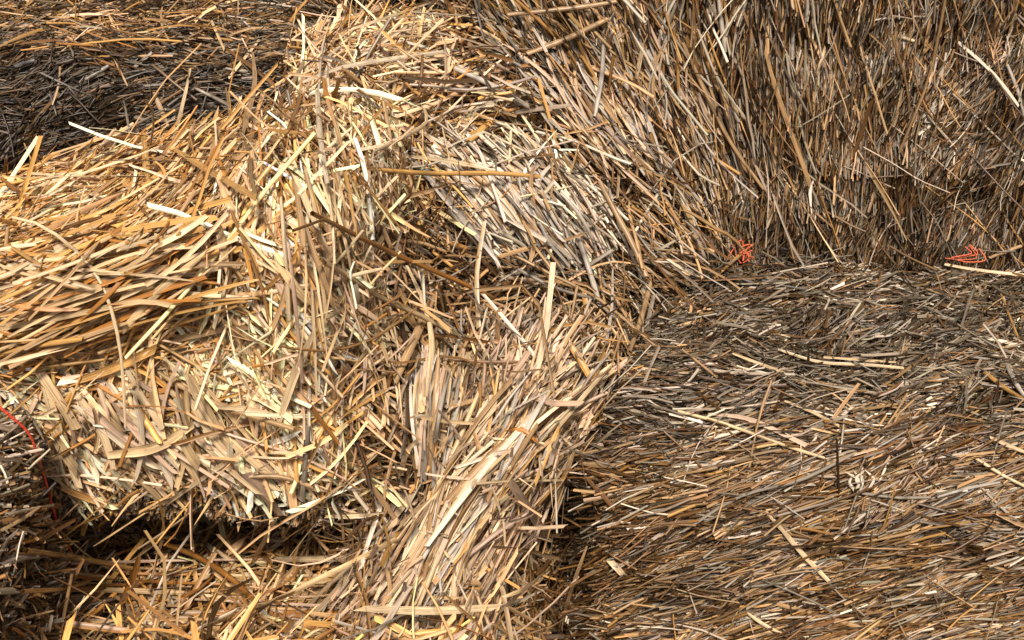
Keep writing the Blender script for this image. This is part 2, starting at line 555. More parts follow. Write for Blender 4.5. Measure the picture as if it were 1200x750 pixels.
# ------------------------------------------------------------------ bale A : dark weathered bale, upper left
rg = np.random.default_rng(101)
solA = rounded_box((-.55, .56, -.10), (.33, .26, .31), .13, yaw=R_(4), bump=.013, n=56, seed=21)
zA = [Z(60, 60, (130, 50), 14, 20, (20, 70), (2.0, 4.8), P_DARK, .18, .2, 0.69),
      Z(220, 80, (130, 60), 8, 24, (18, 60), (1.7, 4.5), P_DARK, .2, .2, 0.64),
      Z(60, 170, (110, 60), 22, 26, (14, 50), (1.4, 3.9), P_DARK, .2, .2, 0.58),
      Z(40, 15, (90, 22), 35, 25, (40, 110), (2.2, 5), P_GOLD, .2, .2, 0.74),
      Z(100, 52, (110, 10), 10, 9, (50, 130), (2.0, 5), P_LOW, .12, .2, 0.83),
      Z(230, 15, (110, 22), -10, 40, (30, 100), (2, 5), P_LOW, .2, .2, 0.74),
      Z(300, 60, (60, 60), -8, 22, (20, 70), (1.6, 3.5), P_DTOP, .2, .2, 0.92)]
bA = lay(solA, 46000, zA, rg, .9, (-.003, .010), True, 12, chaff=.48, mats=70)
baleA = bale('dark mossy weathered bale at the upper left behind the golden bale', shrink(solA, .004), bA, .014)

# ------------------------------------------------------------------ bale B : golden bale, left
def warpB(P):
    Q = P.copy()
    u = np.clip((.24 - P[:, 0]) / .47, 0, 1)
    top = np.clip((P[:, 2] + .18) / .36, 0, 1)
    Q[:, 2] -= top * (.13 * u ** 1.2)
    back = np.clip((P[:, 1] + .2) / .4, 0, 1)
    Q[:, 2] -= top * back * .02
    Q[:, 0] *= 1 + .05 * top
    lo = np.clip((-.112 - P[:, 2]) / .085, 0, 1)
    Q[:, 1] += .024 * lo * np.clip(-P[:, 1] / .15, 0, 1)
    zz = np.clip((P[:, 2] + .045) / .05, 0, 1)
    Q[:, 1] -= .035 * np.clip((u - .25) / .4, 0, 1) * zz * zz * (3 - 2 * zz) * (1 - back)
    return Q
rg = np.random.default_rng(102)
solB = rounded_box((-.405, .01, .036), (.235, .20, .199), .048, yaw=R_(-6), bump=.012, n=60, seed=31, warp=warpB)
solB = dent(solB, [(60, 425, .02, .04), (110, 430, .02, .03), (230, 375, .02, .03), (200, 330, .016, .02), (330, 270, .018, .03),
                   (270, 420, .012, .015), (150, 300, .014, .02), (430, 500, .025, .04), (450, 560, .03, .05), (160, 230, .015, .02)])
zB = [Z(180, 520, (120, 60), -58, 48, (37, 118), (3.0, 9.9), P_FACE, .16, .12, 1.47),
      Z(90, 500, (50, 60), -55, 30, (37, 112), (3.0, 10.8), P_FACE, .18, .1, 1.39),
      Z(320, 450, (70, 90), -78, 38, (37, 125), (3.0, 9.0), P_FACE, .16, .12, 1.47),
      Z(350, 560, (50, 50), -82, 22, (37, 112), (3.0, 8.1), P_FACE, .14, .12, 1.26),
      Z(350, 330, (50, 80), -62, 26, (37, 112), (2.5, 8.1), P_FACE, .16, .12, 1.47),
      Z(430, 420, (40, 100), -60, 45, (22, 75), (1.6, 4.5), P_FACE, .22, .15, 1.33),
      Z(440, 520, (40, 60), -50, 45, (22, 75), (1.6, 4.5), P_FACE, .22, .15, 1.19),
      Z(70, 300, (90, 60), 22, 17, (75, 187), (1.8, 7.0), P_GOLD, .14, .2, 1.24),
      Z(80, 390, (120, 34), 10, 13, (87, 200), (1.8, 7.0), P_GOLD, .12, .2, 1.19),
      Z(190, 260, (60, 70), 44, 28, (50, 137), (1.8, 7.0), P_GOLD, .18, .2, 1.13),
      Z(150, 200, (80, 40), 38, 26, (50, 137), (1.8, 7.0), P_GOLD, .2, .2, 1.08),
      Z(240, 170, (60, 50), 55, 34, (37, 112), (1.8, 7.0), P_GOLD, .25, .2, 1.13),
      Z(300, 200, (40, 60), -55, 34, (50, 137), (1.8, 7.0), P_GOLD, .2, .2, 0.76),
      Z(240, 370, (60, 30), 38, 22, (62, 150), (1.8, 7.0), P_GOLD, .14, .2, 1.13)]
bB = lay(solB, 20000, zB, rg, .72, (-.003, .020), True, 8, keep=lambda p, n, q: (p[:, 2] > -.100 + .016 * vnoise(p, 20, 7)) | (n[:, 1] > -.2))
longs(bB, solB, 260, zB[:7], rg, .6, (90, 170), (2, 7), (.004, .020), keep=lambda p, n, q: p[:, 2] > -.05)
longs(bB, solB, 420, zB[7:], rg, .45, (130, 260), (1.8, 6), (.006, .024))
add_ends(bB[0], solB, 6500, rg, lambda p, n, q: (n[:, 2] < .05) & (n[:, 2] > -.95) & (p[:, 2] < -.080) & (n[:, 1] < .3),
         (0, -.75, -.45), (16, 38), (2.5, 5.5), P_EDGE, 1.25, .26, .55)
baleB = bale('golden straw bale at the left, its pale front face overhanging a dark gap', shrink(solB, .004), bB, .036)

# ------------------------------------------------------------------ bale C : upright face, upper right
rg = np.random.default_rng(103)
def warpC(P):
    Q = P.copy()
    lo = np.clip(-P[:, 2] / .24, 0, 1)
    lf = np.clip((-P[:, 0] - .25) / .25, 0, 1)
    Q[:, 0] += lf * lo * .17
    return Q
solC = rounded_box((.47, .495, .155), (.53, .235, .245), .05, yaw=R_(0), bump=.013, n=70, seed=41, warp=warpC)
solC = dent(solC, [(1010, 55, .02, .03), (870, 110, .022, .03), (945, 60, .016, .025), (1040, 160, .02, .03), (885, 290, .016, .03),
                   (790, 200, .02, .03), (720, 180, .02, .03), (1150, 230, .02, .03), (960, 220, .02, .025), (1090, 60, .02, .02),
                   (640, 90, .02, .03), (690, 130, .018, .03), (830, 30, .016, .025), (1180, 40, .02, .03)])
zC = [Z(980, 100, (180, 110), 86, 9, (25, 80), (1.5, 3.9), P_C, .22, .45, 0.79),
      Z(1150, 60, (60, 90), 86, 9, (25, 80), (1.5, 3.9), P_C, .22, .45, 0.83),
      Z(1130, 150, (45, 50), 40, 25, (25, 70), (1.7, 4.2), P_C, .3, .35, 0.87),
      Z(850, 60, (60, 80), -80, 9, (40, 120), (1.7, 4.2), P_C, .2, .5, 0.83),
      Z(760, 90, (50, 70), -66, 8, (60, 170), (2.2, 5.8), P_CL, .2, .55, 0.95),
      Z(690, 80, (60, 60), -50, 9, (80, 190), (2.6, 6.4), P_CL, .22, .55, 0.95),
      Z(610, 60, (50, 60), -44, 12, (70, 160), (2.4, 6), P_CL, .25, .5, 0.95),
      Z(640, 150, (70, 40), -32, 11, (70, 180), (2.6, 6.4), P_CL, .22, .5, 0.91),
      Z(840, 180, (60, 60), -60, 9, (40, 110), (1.7, 4.2), P_C, .2, .5, 0.83),
      Z(760, 200, (60, 50), -52, 12, (40, 120), (2, 5.5), P_CL, .2, .5, 0.91),
      Z(820, 265, (80, 26), -72, 17, (18, 60), (1.5, 3.7), P_CLOW, .3, .3, 0.79),  # lower edge: greyer straw, with the crease's shade mixed into its colour
      Z(1000, 270, (220, 28), 80, 17, (15, 50), (1.5, 3.7), P_CLOW, .3, .3, 0.79),
      Z(650, 15, (60, 25), 80, 17, (30, 80), (1.8, 5), P_CL, .2, .4, 0.95)]
bC = lay(solC, 46000, zC, rg, .86, (-.004, .014), True, 12, stray=.010, chaff=.36, mats=110)
longs(bC, solC, 420, zC[4:8], rg, .4, (110, 220), (2, 5.5), (.006, .022))
baleC = bale('tall brown bale face at the upper right with upright stalks', shrink(solC, .005), bC, .020)

# ------------------------------------------------------------------ bale D : grey top, brown front, lower right
rg = np.random.default_rng(104)
solD = rounded_box((.595, .045, -.242), (.50, .285, .185), .085, yaw=R_(-6), bump=.011, n=70, seed=51)
solD = dent(solD, [(800, 620, .02, .025), (860, 555, .018, .02), (960, 640, .02, .02), (1120, 640, .02, .025), (740, 690, .02, .025),
                   (1040, 700, .02, .02), (880, 700, .02, .025), (1150, 455, .025, .02), (850, 375, .03, .015), (1000, 390, .03, .015),
                   (740, 560, .02, .03), (1080, 560, .018, .02)])
zD = [Z(960, 380, (260, 60), 4, 24, (18, 80), (1.8, 4.6), P_DTOP, .2, .25, 0.86),
      Z(780, 360, (50, 50), 25, 40, (14, 50), (1.4, 3.6), P_DARK, .25, .2, 1.21),
      Z(1130, 400, (90, 60), 14, 22, (18, 80), (1.8, 4.8), P_DTOP, .2, .25, 0.86),
      Z(760, 470, (70, 40), 4, 18, (20, 80), (1.4, 3.8), P_DTOP, .2, .3, 0.78),
      Z(960, 330, (260, 18), 0, 35, (14, 50), (1.8, 4.6), P_CLOW, .25, .2, 1.03),
      Z(960, 480, (260, 35), 2, 14, (30, 110), (1.8, 4.6), P_DTOP, .16, .35, 1.00),
      Z(780, 590, (80, 70), 24, 10, (35, 110), (2.0, 5.0), P_DFRONT, .2, .7, 0.80),
      Z(960, 580, (130, 50), 20, 12, (35, 120), (2.0, 5.0), P_DFRONT, .18, .7, 0.84),
      Z(1130, 580, (80, 50), 14, 11, (35, 120), (2.0, 5.0), P_DFRONT, .18, .7, 0.84),
      Z(760, 700, (70, 60), 36, 12, (35, 110), (2.2, 5.2), P_DFRONT, .2, .7, 0.76),
      Z(940, 690, (120, 60), 22, 10, (35, 120), (2.2, 5.2), P_DFRONT, .18, .7, 0.84),
      Z(1130, 690, (90, 60), 17, 10, (35, 120), (2.2, 5.2), P_DFRONT, .18, .7, 0.84)]
bD = lay(solD, 50000, zD, rg, .9, (-.004, .011), True, 8, stray=.012, chaff=.42, mats=150)
add_ends(bD[0], solD, 2500, rg, lambda p, n, q: (q[:, 1] > 520) & (q[:, 0] > 700) & (n[:, 1] < -.4), (-.6, -.3, -.1), (10, 26), (2.4, 4.2), P_DFRONT, 1.0, .3, .7)
baleD = bale('grey topped bale at the lower right with rows of brown stalks in front', shrink(solD, .005), bD, .015)

# ------------------------------------------------------------------ bale E : left edge, near
rg = np.random.default_rng(105)
solE = rounded_box((-.735, -.46, -.195), (.265, .21, .235), .05, yaw=R_(3), bump=.012, n=48, seed=61)
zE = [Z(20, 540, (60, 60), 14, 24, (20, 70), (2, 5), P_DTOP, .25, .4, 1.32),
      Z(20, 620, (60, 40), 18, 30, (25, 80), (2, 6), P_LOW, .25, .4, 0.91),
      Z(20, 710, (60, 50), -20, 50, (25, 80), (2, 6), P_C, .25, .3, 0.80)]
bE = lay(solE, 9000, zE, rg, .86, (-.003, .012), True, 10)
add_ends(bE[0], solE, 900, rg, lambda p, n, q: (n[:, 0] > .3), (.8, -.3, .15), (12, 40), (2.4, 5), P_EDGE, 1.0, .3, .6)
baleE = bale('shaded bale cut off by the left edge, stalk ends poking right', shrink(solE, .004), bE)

# ------------------------------------------------------------------ bale F : far bale behind the pale pile
rg = np.random.default_rng(106)
solF = rounded_box((-.10, 1.08, -.02), (.36, .22, .41), .07, bump=.014, n=40, seed=71)
zF = [Z(440, 20, (120, 60), 20, 40, (30, 100), (2, 6), P_DARK, .25, .3, .6)]  # dimmed straw: the darkness of the recess is put into its colour
bF = lay(solF, 5000, zF, rg, .86, (-.003, .012), False, 10)
baleF = bale('shadowed bale behind the pale loose straw at the top edge', shrink(solF, .004), bF)

# ------------------------------------------------------------------ loose heaps
def heap(name, label, cat, sol, batches, kind='stuff', thick=.02):
    root = batches[0].build(name)
    tag(root, label, cat, None, kind if kind == 'stuff' else None)
    if kind != 'stuff': root['kind'] = 'thing'
    c = mesh_obj('packed_core', sol.V, sol.Q, M_CORE, root)
    BASES.append((sol, thick))
    return root

rg = np.random.default_rng(107)
# lower litter on the floor of the gap
def warpL(P):
    Q = P.copy()
    top = np.clip((P[:, 2] + .115) / .23, 0, 1)
    a = np.clip((P[:, 1] + .10) / .10, 0, 1); a = a * a * (3 - 2 * a)
    b = np.clip((P[:, 0] - .26) / .12, 0, 1)
    Q[:, 2] -= top * (.12 * a + .09 * b)
    return Q
solL = rounded_box((-.36, -.22, -.316), (.405, .50, .115), .05, bump=.022, n=70, seed=81, warp=warpL)
solL = dent(solL, [(70, 640, .04, .07), (250, 690, .025, .05), (380, 640, .03, .06), (160, 650, .03, .05), (560, 700, .03, .05), (640, 690, .03, .08)])
zL = [Z(120, 700, (120, 40), 10, 55, (48, 156), (2.5, 6.8), P_LOW, .3, .25, 1.22),
      Z(300, 710, (100, 40), 40, 50, (48, 156), (3, 7.6), P_LOW, .3, .2, 1.42),
      Z(450, 700, (80, 50), 30, 45, (48, 144), (2.5, 6.8), P_LOW, .3, .2, 1.42),
      Z(620, 710, (70, 50), -60, 55, (36, 120), (2.5, 6.0), P_LOW, .3, .2, 1.22),
      Z(200, 640, (200, 25), -8, 40, (60, 168), (3, 6.0), P_LOW, .25, .2, 1.03),
      Z(70, 690, (40, 40), 50, 60, (18, 60), (1.5, 3.4), P_CLOW, .3, .2, 1.29)]
bL = lay(solL, 11000, zL, rg, .6, (-.010, .034), False, 9, stray=.08)
longs(bL, solL, 420, zL, rg, .3, (110, 240), (2, 6.5), (.012, .05), keep=lambda p, n, q: q[:, 1] > 655)
heap('loose_straw_litter', 'tangled loose straw lying along the bottom below the golden bale', 'loose straw', shrink(solL, .006), bL, thick=.032)

# middle slope between the bales
rg = np.random.default_rng(108)
solM = mounds([(at(560, 400, .10), (.20, .17, .11), 0, 0),
               (at(470, 300, .20), (.12, .15, .14), 0, 0),
               (at(448, 480, -.05), (.095, .13, .16), 0, 0),
               (at(425, 330, .07), (.07, .14, .15), 0, 0),
               (at(650, 420, .12), (.11, .14, .10), 0, 0),
               (at(548, 620, .02), (.115, .11, .12), 0, 0),
               (at(440, 200, .33), (.13, .13, .12), 0, 0),
               (at(640, 190, .30), (.16, .11, .10), 0, 0),
               (at(740, 290, .24), (.09, .10, .07), 0, 0)], bump=.018, seed=91)
solM = dent(solM, [(500, 420, .02, .05), (600, 400, .022, .05), (460, 340, .022, .05), (540, 385, .025, .05), (490, 300, .02, .05), (600, 650, .04, .05), (655, 620, .03, .06), (440, 545, .02, .04), (520, 370, .030, .06), (590, 350, .032, .06), (640, 395, .03, .05), (440, 575, .03, .07),
                   (455, 130, .03, .05), (650, 330, .025, .05), (560, 340, .03, .05), (470, 385, .025, .06),
                   (600, 620, .035, .06), (640, 590, .03, .06), (430, 300, .02, .05)])
zM = [Z(425, 440, (28, 110), -62, 40, (25, 90), (2.0, 7), P_FACE, .25, .15, 1.19),
      Z(480, 320, (60, 70), -50, 50, (50, 162), (2.5, 6.8), P_MID, .3, .3, 0.91),
      Z(560, 380, (70, 50), -30, 50, (50, 150), (2.5, 6.0), P_MID, .3, .3, 0.81),  # gap centre dimmed: its shade is put into the straw colour
      Z(600, 340, (70, 40), 15, 35, (50, 150), (2.5, 6.0), P_MID, .25, .35, 0.77),
      Z(440, 230, (40, 60), -80, 40, (62, 162), (2.5, 6.8), P_MID, .25, .3, 1.00),
      Z(650, 180, (90, 40), -25, 24, (50, 150), (2, 5.1), P_CL, .25, .4, 1.03),
      Z(720, 250, (50, 50), -45, 25, (37, 125), (2, 5.1), P_CL, .25, .4, 0.92),
      Z(700, 360, (30, 50), -75, 40, (31, 100), (2, 4.2), P_MID, .3, .3, 0.77),
      Z(480, 480, (50, 60), -70, 40, (50, 162), (3, 7.6), P_MID, .25, .2, 1.04),
      Z(420, 560, (40, 60), -30, 55, (31, 100), (2, 5.1), P_MID, .3, .2, 0.81),
      Z(600, 660, (60, 50), 40, 50, (37, 137), (2, 6.0), P_LOW, .3, .2, 1.08),
      Z(520, 170, (60, 30), -10, 35, (50, 162), (2, 6.0), P_CL, .25, .3, 1.13)]
bM = lay(solM, 13000, zM, rg, .6, (-.010, .028), False, 9, stray=.10, K=7)
longs(bM, solM, 420, zM, rg, .3, (110, 230), (2, 7), (.015, .045))
heap('loose_straw_slope', 'tangle of loose straw tumbling down the gap between the bales', 'loose straw', shrink(solM, .008), bM, thick=.036)

# pale pile at the top
rg = np.random.default_rng(109)
solP = mounds([(at(455, 122, .44), (.145, .16, .105), 0, 0), (at(400, 150, .40), (.07, .12, .10), 0, 0), (at(540, 95, .28), (.08, .08, .075), 0, 0)], bump=.016, seed=95)
solP = dent(solP, [(540, 120, .02, .04), (420, 150, .02, .04), (470, 130, .015, .02)])
zP = [Z(550, 90, (30, 50), -20, 34, (40, 130), (2.2, 6.5), P_CL, .25, .3, 1.15),
      Z(440, 70, (60, 40), 28, 34, (36, 144), (2.2, 5.6), P_BRIGHT, .22, .15, 1.23),
      Z(500, 110, (50, 40), 10, 34, (36, 132), (2.2, 5.6), P_BRIGHT, .22, .15, 1.19),
      Z(390, 110, (24, 60), 85, 30, (60, 144), (2.5, 5.6), P_BRIGHT, .22, .15, 1.21),
      Z(470, 150, (70, 20), -15, 28, (48, 144), (2.5, 6.4), P_BRIGHT, .2, .15, 1.10)]
bP = lay(solP, 6000, zP, rg, .68, (-.005, .020), False, 9, stray=.10)
longs(bP, solP, 160, zP, rg, .4, (110, 220), (2, 6.5), (.006, .028))
heap('loose_straw_pile', 'pale bright pile of loose straw at the top between dark and brown bales', 'loose straw', shrink(solP, .006), bP, thick=.028)

# grey fan: a flake of straight stalks broken off the upper right bale
rg = np.random.default_rng(110)
solN = mounds([(at(590, 245, .21), (.135, .10, .085), 0, R_(18)), (at(500, 235, .24), (.08, .09, .07), 0, 0)], bump=.009, seed=99)
zN = [Z(620, 255, (60, 50), -54, 7, (100, 200), (3.6, 7.5), P_FAN, .08, .7, 1.25),
      Z(540, 225, (50, 40), -40, 14, (80, 190), (3.4, 7), P_FAN, .1, .6, 1.2),
      Z(470, 240, (40, 40), 20, 40, (40, 110), (2.5, 6), P_FAN, .2, .4, 1.0),
      Z(560, 300, (60, 25), 25, 40, (40, 110), (2.5, 6), P_MID, .2, .4, .95)]
bN = lay(solN, 3200, zN, rg, .62, (-.004, .018), False, 8, stray=.05, chaff=.12)
longs(bN, solN, 200, zN, rg, .4, (120, 210), (3, 6.5), (.006, .024), .8)
heap('straw_flake', 'silvery grey fan of straight stalks above the middle of the tangle', 'straw flake', shrink(solN, .006), bN, 'thing', .026)

# tuft: pinkish pale bundle sweeping down
rg = np.random.default_rng(111)
solT0 = mounds([(at(600, 480, -.02), (.095, .08, .075), 0, R_(-28)),
               (at(552, 555, -.07), (.062, .07, .11), 0, R_(22)),
               (at(495, 668, -.15), (.062, .065, .085), 0, R_(-48))], bump=.010, seed=103)
solT = dent(solT0, [(600, 640, .03, .05), (450, 560, .025, .05)])
zT = [Z(640, 470, (50, 40), 56, 8.8, (115, 260), (2.2, 7.2), P_TUFT, .16, .12, 0.90),  # under-layer dimmed: shade beneath the sheaf is painted into the tint
      Z(520, 470, (36, 50), 84, 8.8, (98, 230), (2.2, 7.2), P_TUFT, .16, .12, 0.85),
      Z(570, 520, (50, 50), 62, 10.0, (132, 260), (2.2, 7.2), P_TUFT, .14, .12, 0.90),
      Z(520, 600, (40, 50), 66, 7.5, (132, 276), (2.2, 7.2), P_TUFT, .12, .12, 0.92),
      Z(460, 680, (40, 40), 56, 10.0, (115, 230), (2.2, 7.2), P_TUFT, .14, .12, 0.85)]
bT = lay(solT, 4600, zT, rg, .55, (-.004, .022), False, 9, stray=.04, chaff=.12, K=7)
longs(bT, solT, 620, zT, rg, .4, (150, 270), (2.2, 6.5), (.006, .030), .9)
heap('straw_tuft', 'pinkish pale tuft of long straw sweeping down beside the lower right bale', 'straw tuft', shrink(solT, .006), bT, 'thing', .030)


# ------------------------------------------------------------------ single long stalks lying on the bales
rg = np.random.default_rng(200)
INK = {'c': (.76, .61, .40), 'p': (.72, .55, .33), 'g': (.62, .39, .15), 'o': (.50, .25, .07), 't': (.50, .35, .20),
       'b': (.27, .155, .07), 's': (.55, .50, .43), 'y': (.36, .32, .26), 'w': (.74, .64, .48), 'k': (.66, .50, .37)}
def surf(px, py):
    d = ray(px, py); best = 9
    for s, th in BASES:
        h = s.bvh.ray_cast(Vector(CAM), Vector(d))
        if h[0] is not None:
            t = h[3] - th / max(.45, -np.dot(np.array(h[1]), d))
            if t < best: best = t
    return best
def spline(pts, K):
    p = np.array(pts, float)
    if len(p) == 2:
        u = np.linspace(0, 1, K)[:, None]
        m = (p[0] + p[1]) / 2 + np.array([-(p[1] - p[0])[1], (p[1] - p[0])[0]]) * rg.normal() * .018
        return (1 - u) ** 2 * p[0] + 2 * u * (1 - u) * (2 * m - (p[0] + p[1]) / 2) + u ** 2 * p[1]
    t = np.concatenate([[0], np.cumsum(np.linalg.norm(np.diff(p, axis=0), axis=1))]); t /= t[-1]
    q = np.concatenate([[2 * p[0] - p[1]], p, [2 * p[-1] - p[-2]]])
    out = []
    for u in np.linspace(0, 1, K):
        i = min(int(np.searchsorted(t, u, side='right')) - 1, len(p) - 2); i = max(i, 0)
        f = (u - t[i]) / (t[i + 1] - t[i])
        a, b, c, d = q[i], q[i + 1], q[i + 2], q[i + 3]
        out.append(.5 * ((2 * b) + (c - a) * f + (2 * a - 5 * b + 4 * c - d) * f ** 2 + (3 * b - a - 3 * c + d) * f ** 3))
    return np.array(out)
def path3(pts, lift, K):
    pp = spline(pts, K)
    t = np.array([surf(x, y) for x, y in pp])
    t = np.where(t > 8, np.nan, t)
    if np.isnan(t).any(): t = np.where(np.isnan(t), np.nanmean(t) if not np.isnan(t).all() else 1.7, t)
    u = np.linspace(-1, 1, K)
    cf = np.polyfit(u, t, 2); cf[2] += cf[0] * .2; cf[0] *= .4
    fit = np.polyval(cf, u)
    fit = fit - max(0, np.percentile(fit - t, 86)) - lift
    D = np.array([ray(x, y) for x, y in pp])
    P = CAM + D * fit[:, None]
    best = None
    for s, th in BASES:
        h = s.bvh.find_nearest(Vector(P[K // 2]))
        if best is None or h[3] < best[3]: best = h
    n = np.array(best[1]); 
    if n @ F > 0: n = -n
    return P, norm(n - .5 * F), pp
def stalk(pts, wpx, ink, label, round_=False, lift=.002):
    K = 12
    P, n, pp = path3(pts, lift, K)
    depth = np.linalg.norm(P[K // 2] - CAM)
    wd = wpx * (.88 if ink in 'cw' else 1) * depth / 1700
    b = Batch()
    col = np.array(INK[ink]) * (1 + .06 * rg.standard_normal())
    sh = 1 - .28 * (np.convolve(rg.random(K + 4), np.ones(5) / 5, 'valid')[None] * 2 - .6) + .05 * rg.standard_normal((1, K))
    if round_:
        k = rg.integers(3, 9); sh[0, k] *= .55          # the joint of a stalk
    b.add(P[None], n[None], np.array([wd * (1.0 if round_ else 1.1)]), grade(col * 1.04)[None], round_, rg,
          np.array([rg.normal() * (.5 if round_ else 1.2)]), np.array([[.15 if round_ else rg.random() * .5, .15 if round_ else rg.random() * .6]]), None, sh)
    o = b.build('straw_stalk')
    tag(o, label, 'straw stalk', 'single stalks lying loose on the bales')
    return o

def sheaf(n, top, waist, foot, inks, tilt=.0, W=(3, 7.5), lo=(.0, .3), hi=(.65, 1.0), lift=(.0, .03), jit=.13, stiff=0.):
    """long stems gathered in a sheaf: lateral place u runs across top, waist and foot"""
    b = Batch()
    K = 9
    L2 = lambda seg, u: np.array(seg[0]) * (1 - u) + np.array(seg[1]) * u
    for i in range(n):
        u = rg.random()
        j = lambda: np.clip(u + rg.normal() * jit, -.1, 1.1)
        p0, p1, p2 = L2(top, j()), L2(waist, j()), L2(foot, j())
        p1 = p1 * (1 - stiff) + (p0 + p2) / 2 * stiff
        a0, a1 = rg.uniform(*lo), rg.uniform(*hi)
        if rg.random() < .35: a1 = min(1, a0 + rg.uniform(.3, .5))
        v = np.linspace(a0, a1, K)[:, None]
        pp = (1 - v) ** 2 * p0 + 2 * v * (1 - v) * (2 * p1 - (p0 + p2) / 2) + v ** 2 * p2
        pp = pp + rg.normal(size=2) * 3
        t = np.array([surf(x, y) for x, y in pp]); t = np.where(t > 8, 1.65, t)
        uu = np.linspace(-1, 1, K)
        cf = np.polyfit(uu, t, 2); cf[2] += cf[0] * .12; cf[0] *= .6
        fit = np.polyval(cf, uu)
        fit = fit - max(0, np.percentile(fit - t, 60)) + .012 - rg.uniform(*lift) - .006 * uu * rg.normal()
        P = CAM + np.array([ray(x, y) for x, y in pp]) * fit[:, None]
        w = (W[0] + (W[1] - W[0]) * rg.random() ** 1.8) / 1000
        c = np.array(INK[inks[rg.integers(len(inks))]]) * (1 + .12 * rg.normal())
        nn = norm(np.array([rg.normal() * .5, -.75, .6]))
        rd = rg.random() < .15
        b.add(P[None], nn[None], np.array([w * (.75 if rd else 1)]), grade(np.clip(c, .02, 1))[None], rd, rg,
              np.array([rg.normal()]), np.array([[rg.random() * .5, rg.random() * .5]]))
    return b
def sheaf_into(name_root, b, nm):
    b.build(nm, name_root)
tuft = [o for o in COL.objects if o.name.startswith('straw_tuft')][0]
flake = [o for o in COL.objects if o.name.startswith('straw_flake')][0]
tb = sheaf(250, ((560, 420), (712, 425)), ((510, 590), (565, 600)), ((425, 735), (520, 735)), 'cccwkppgstyb', jit=.42, W=(2.4, 8), lift=(.0, .045), lo=(0, .5), hi=(.45, 1.0))
tb.merge(sheaf(70, ((492, 400), (560, 400)), ((485, 480), (540, 490)), ((490, 570), (520, 600)), 'ckkpst'))
tb.merge(sheaf(34, ((640, 430), (690, 520)), ((560, 480), (600, 590)), ((480, 500), (510, 690)), 'ccpkgwt', W=(2, 5.5), lo=(0, .65), hi=(.35, 1.0), jit=.6, stiff=.7, lift=(.01, .045)))
tb.merge(sheaf(26, ((520, 430), (470, 600)), ((560, 500), (540, 640)), ((640, 560), (620, 700)), 'ccpkgwt', W=(2, 5), lo=(0, .65), hi=(.35, 1.0), jit=.6, stiff=.7, lift=(.01, .045)))
tb.build('long_stems', tuft)
fb_ = sheaf(150, ((470, 180), (640, 190)), ((540, 245), (670, 250)), ((600, 320), (715, 330)), 'ssysysktw', lo=(.0, .45), hi=(.6, 1.0))
fb_.build('long_stems', flake)

def under(label): return [o for o in COL.objects if o.get('label', '').startswith(label)][0]
sheaf(230, ((555, 20), (800, -10)), ((640, 110), (830, 120)), ((735, 235), (890, 245)), 'tstybtkps', W=(2.2, 5.5), lo=(0, .6), hi=(.4, 1.0), lift=(-.004, .018), jit=.2).build('long_stems', under('tall brown'))
g_ = sheaf(190, ((-40, 290), (-40, 440)), ((120, 270), (150, 385)), ((250, 150), (300, 330)), 'ggpogptgcoc', W=(2.4, 6.5), lo=(0, .7), hi=(.3, 1.0), lift=(-.002, .03), jit=.42, stiff=.45)
g_.merge(sheaf(45, ((325, 125), (400, 115)), ((350, 300), (450, 320)), ((350, 460), (478, 500)), 'cpkpgct', W=(2.4, 7), lo=(0, .75), hi=(.25, 1.0), jit=.5, stiff=.6))
g_.merge(sheaf(40, ((480, 250), (500, 420)), ((430, 300), (440, 440)), ((370, 330), (380, 500)), 'cpkpgct', W=(2.4, 6), lo=(0, .6), hi=(.4, 1.0), jit=.5, stiff=.6))
g_.merge(sheaf(60, ((60, 430), (200, 420)), ((80, 500), (250, 500)), ((110, 570), (340, 590)), 'cpkcpw', W=(4, 9), lo=(0, .6), hi=(.4, 1.0), lift=(-.004, .01), jit=.4, stiff=.8))
g_.build('long_stems', under('golden straw bale'))
l_ = sheaf(70, ((20, 650), (40, 760)), ((250, 665), (300, 745)), ((540, 665), (640, 745)), 'gptocpk', W=(3, 8), lo=(0, .7), hi=(.3, 1.0))
l_.merge(sheaf(60, ((150, 640), (420, 650)), ((130, 700), (430, 700)), ((60, 760), (500, 760)), 'gptocpks', W=(3, 8), lo=(0, .5), hi=(.5, 1.0)))
l_.build('long_stems', under('tangled loose straw'))
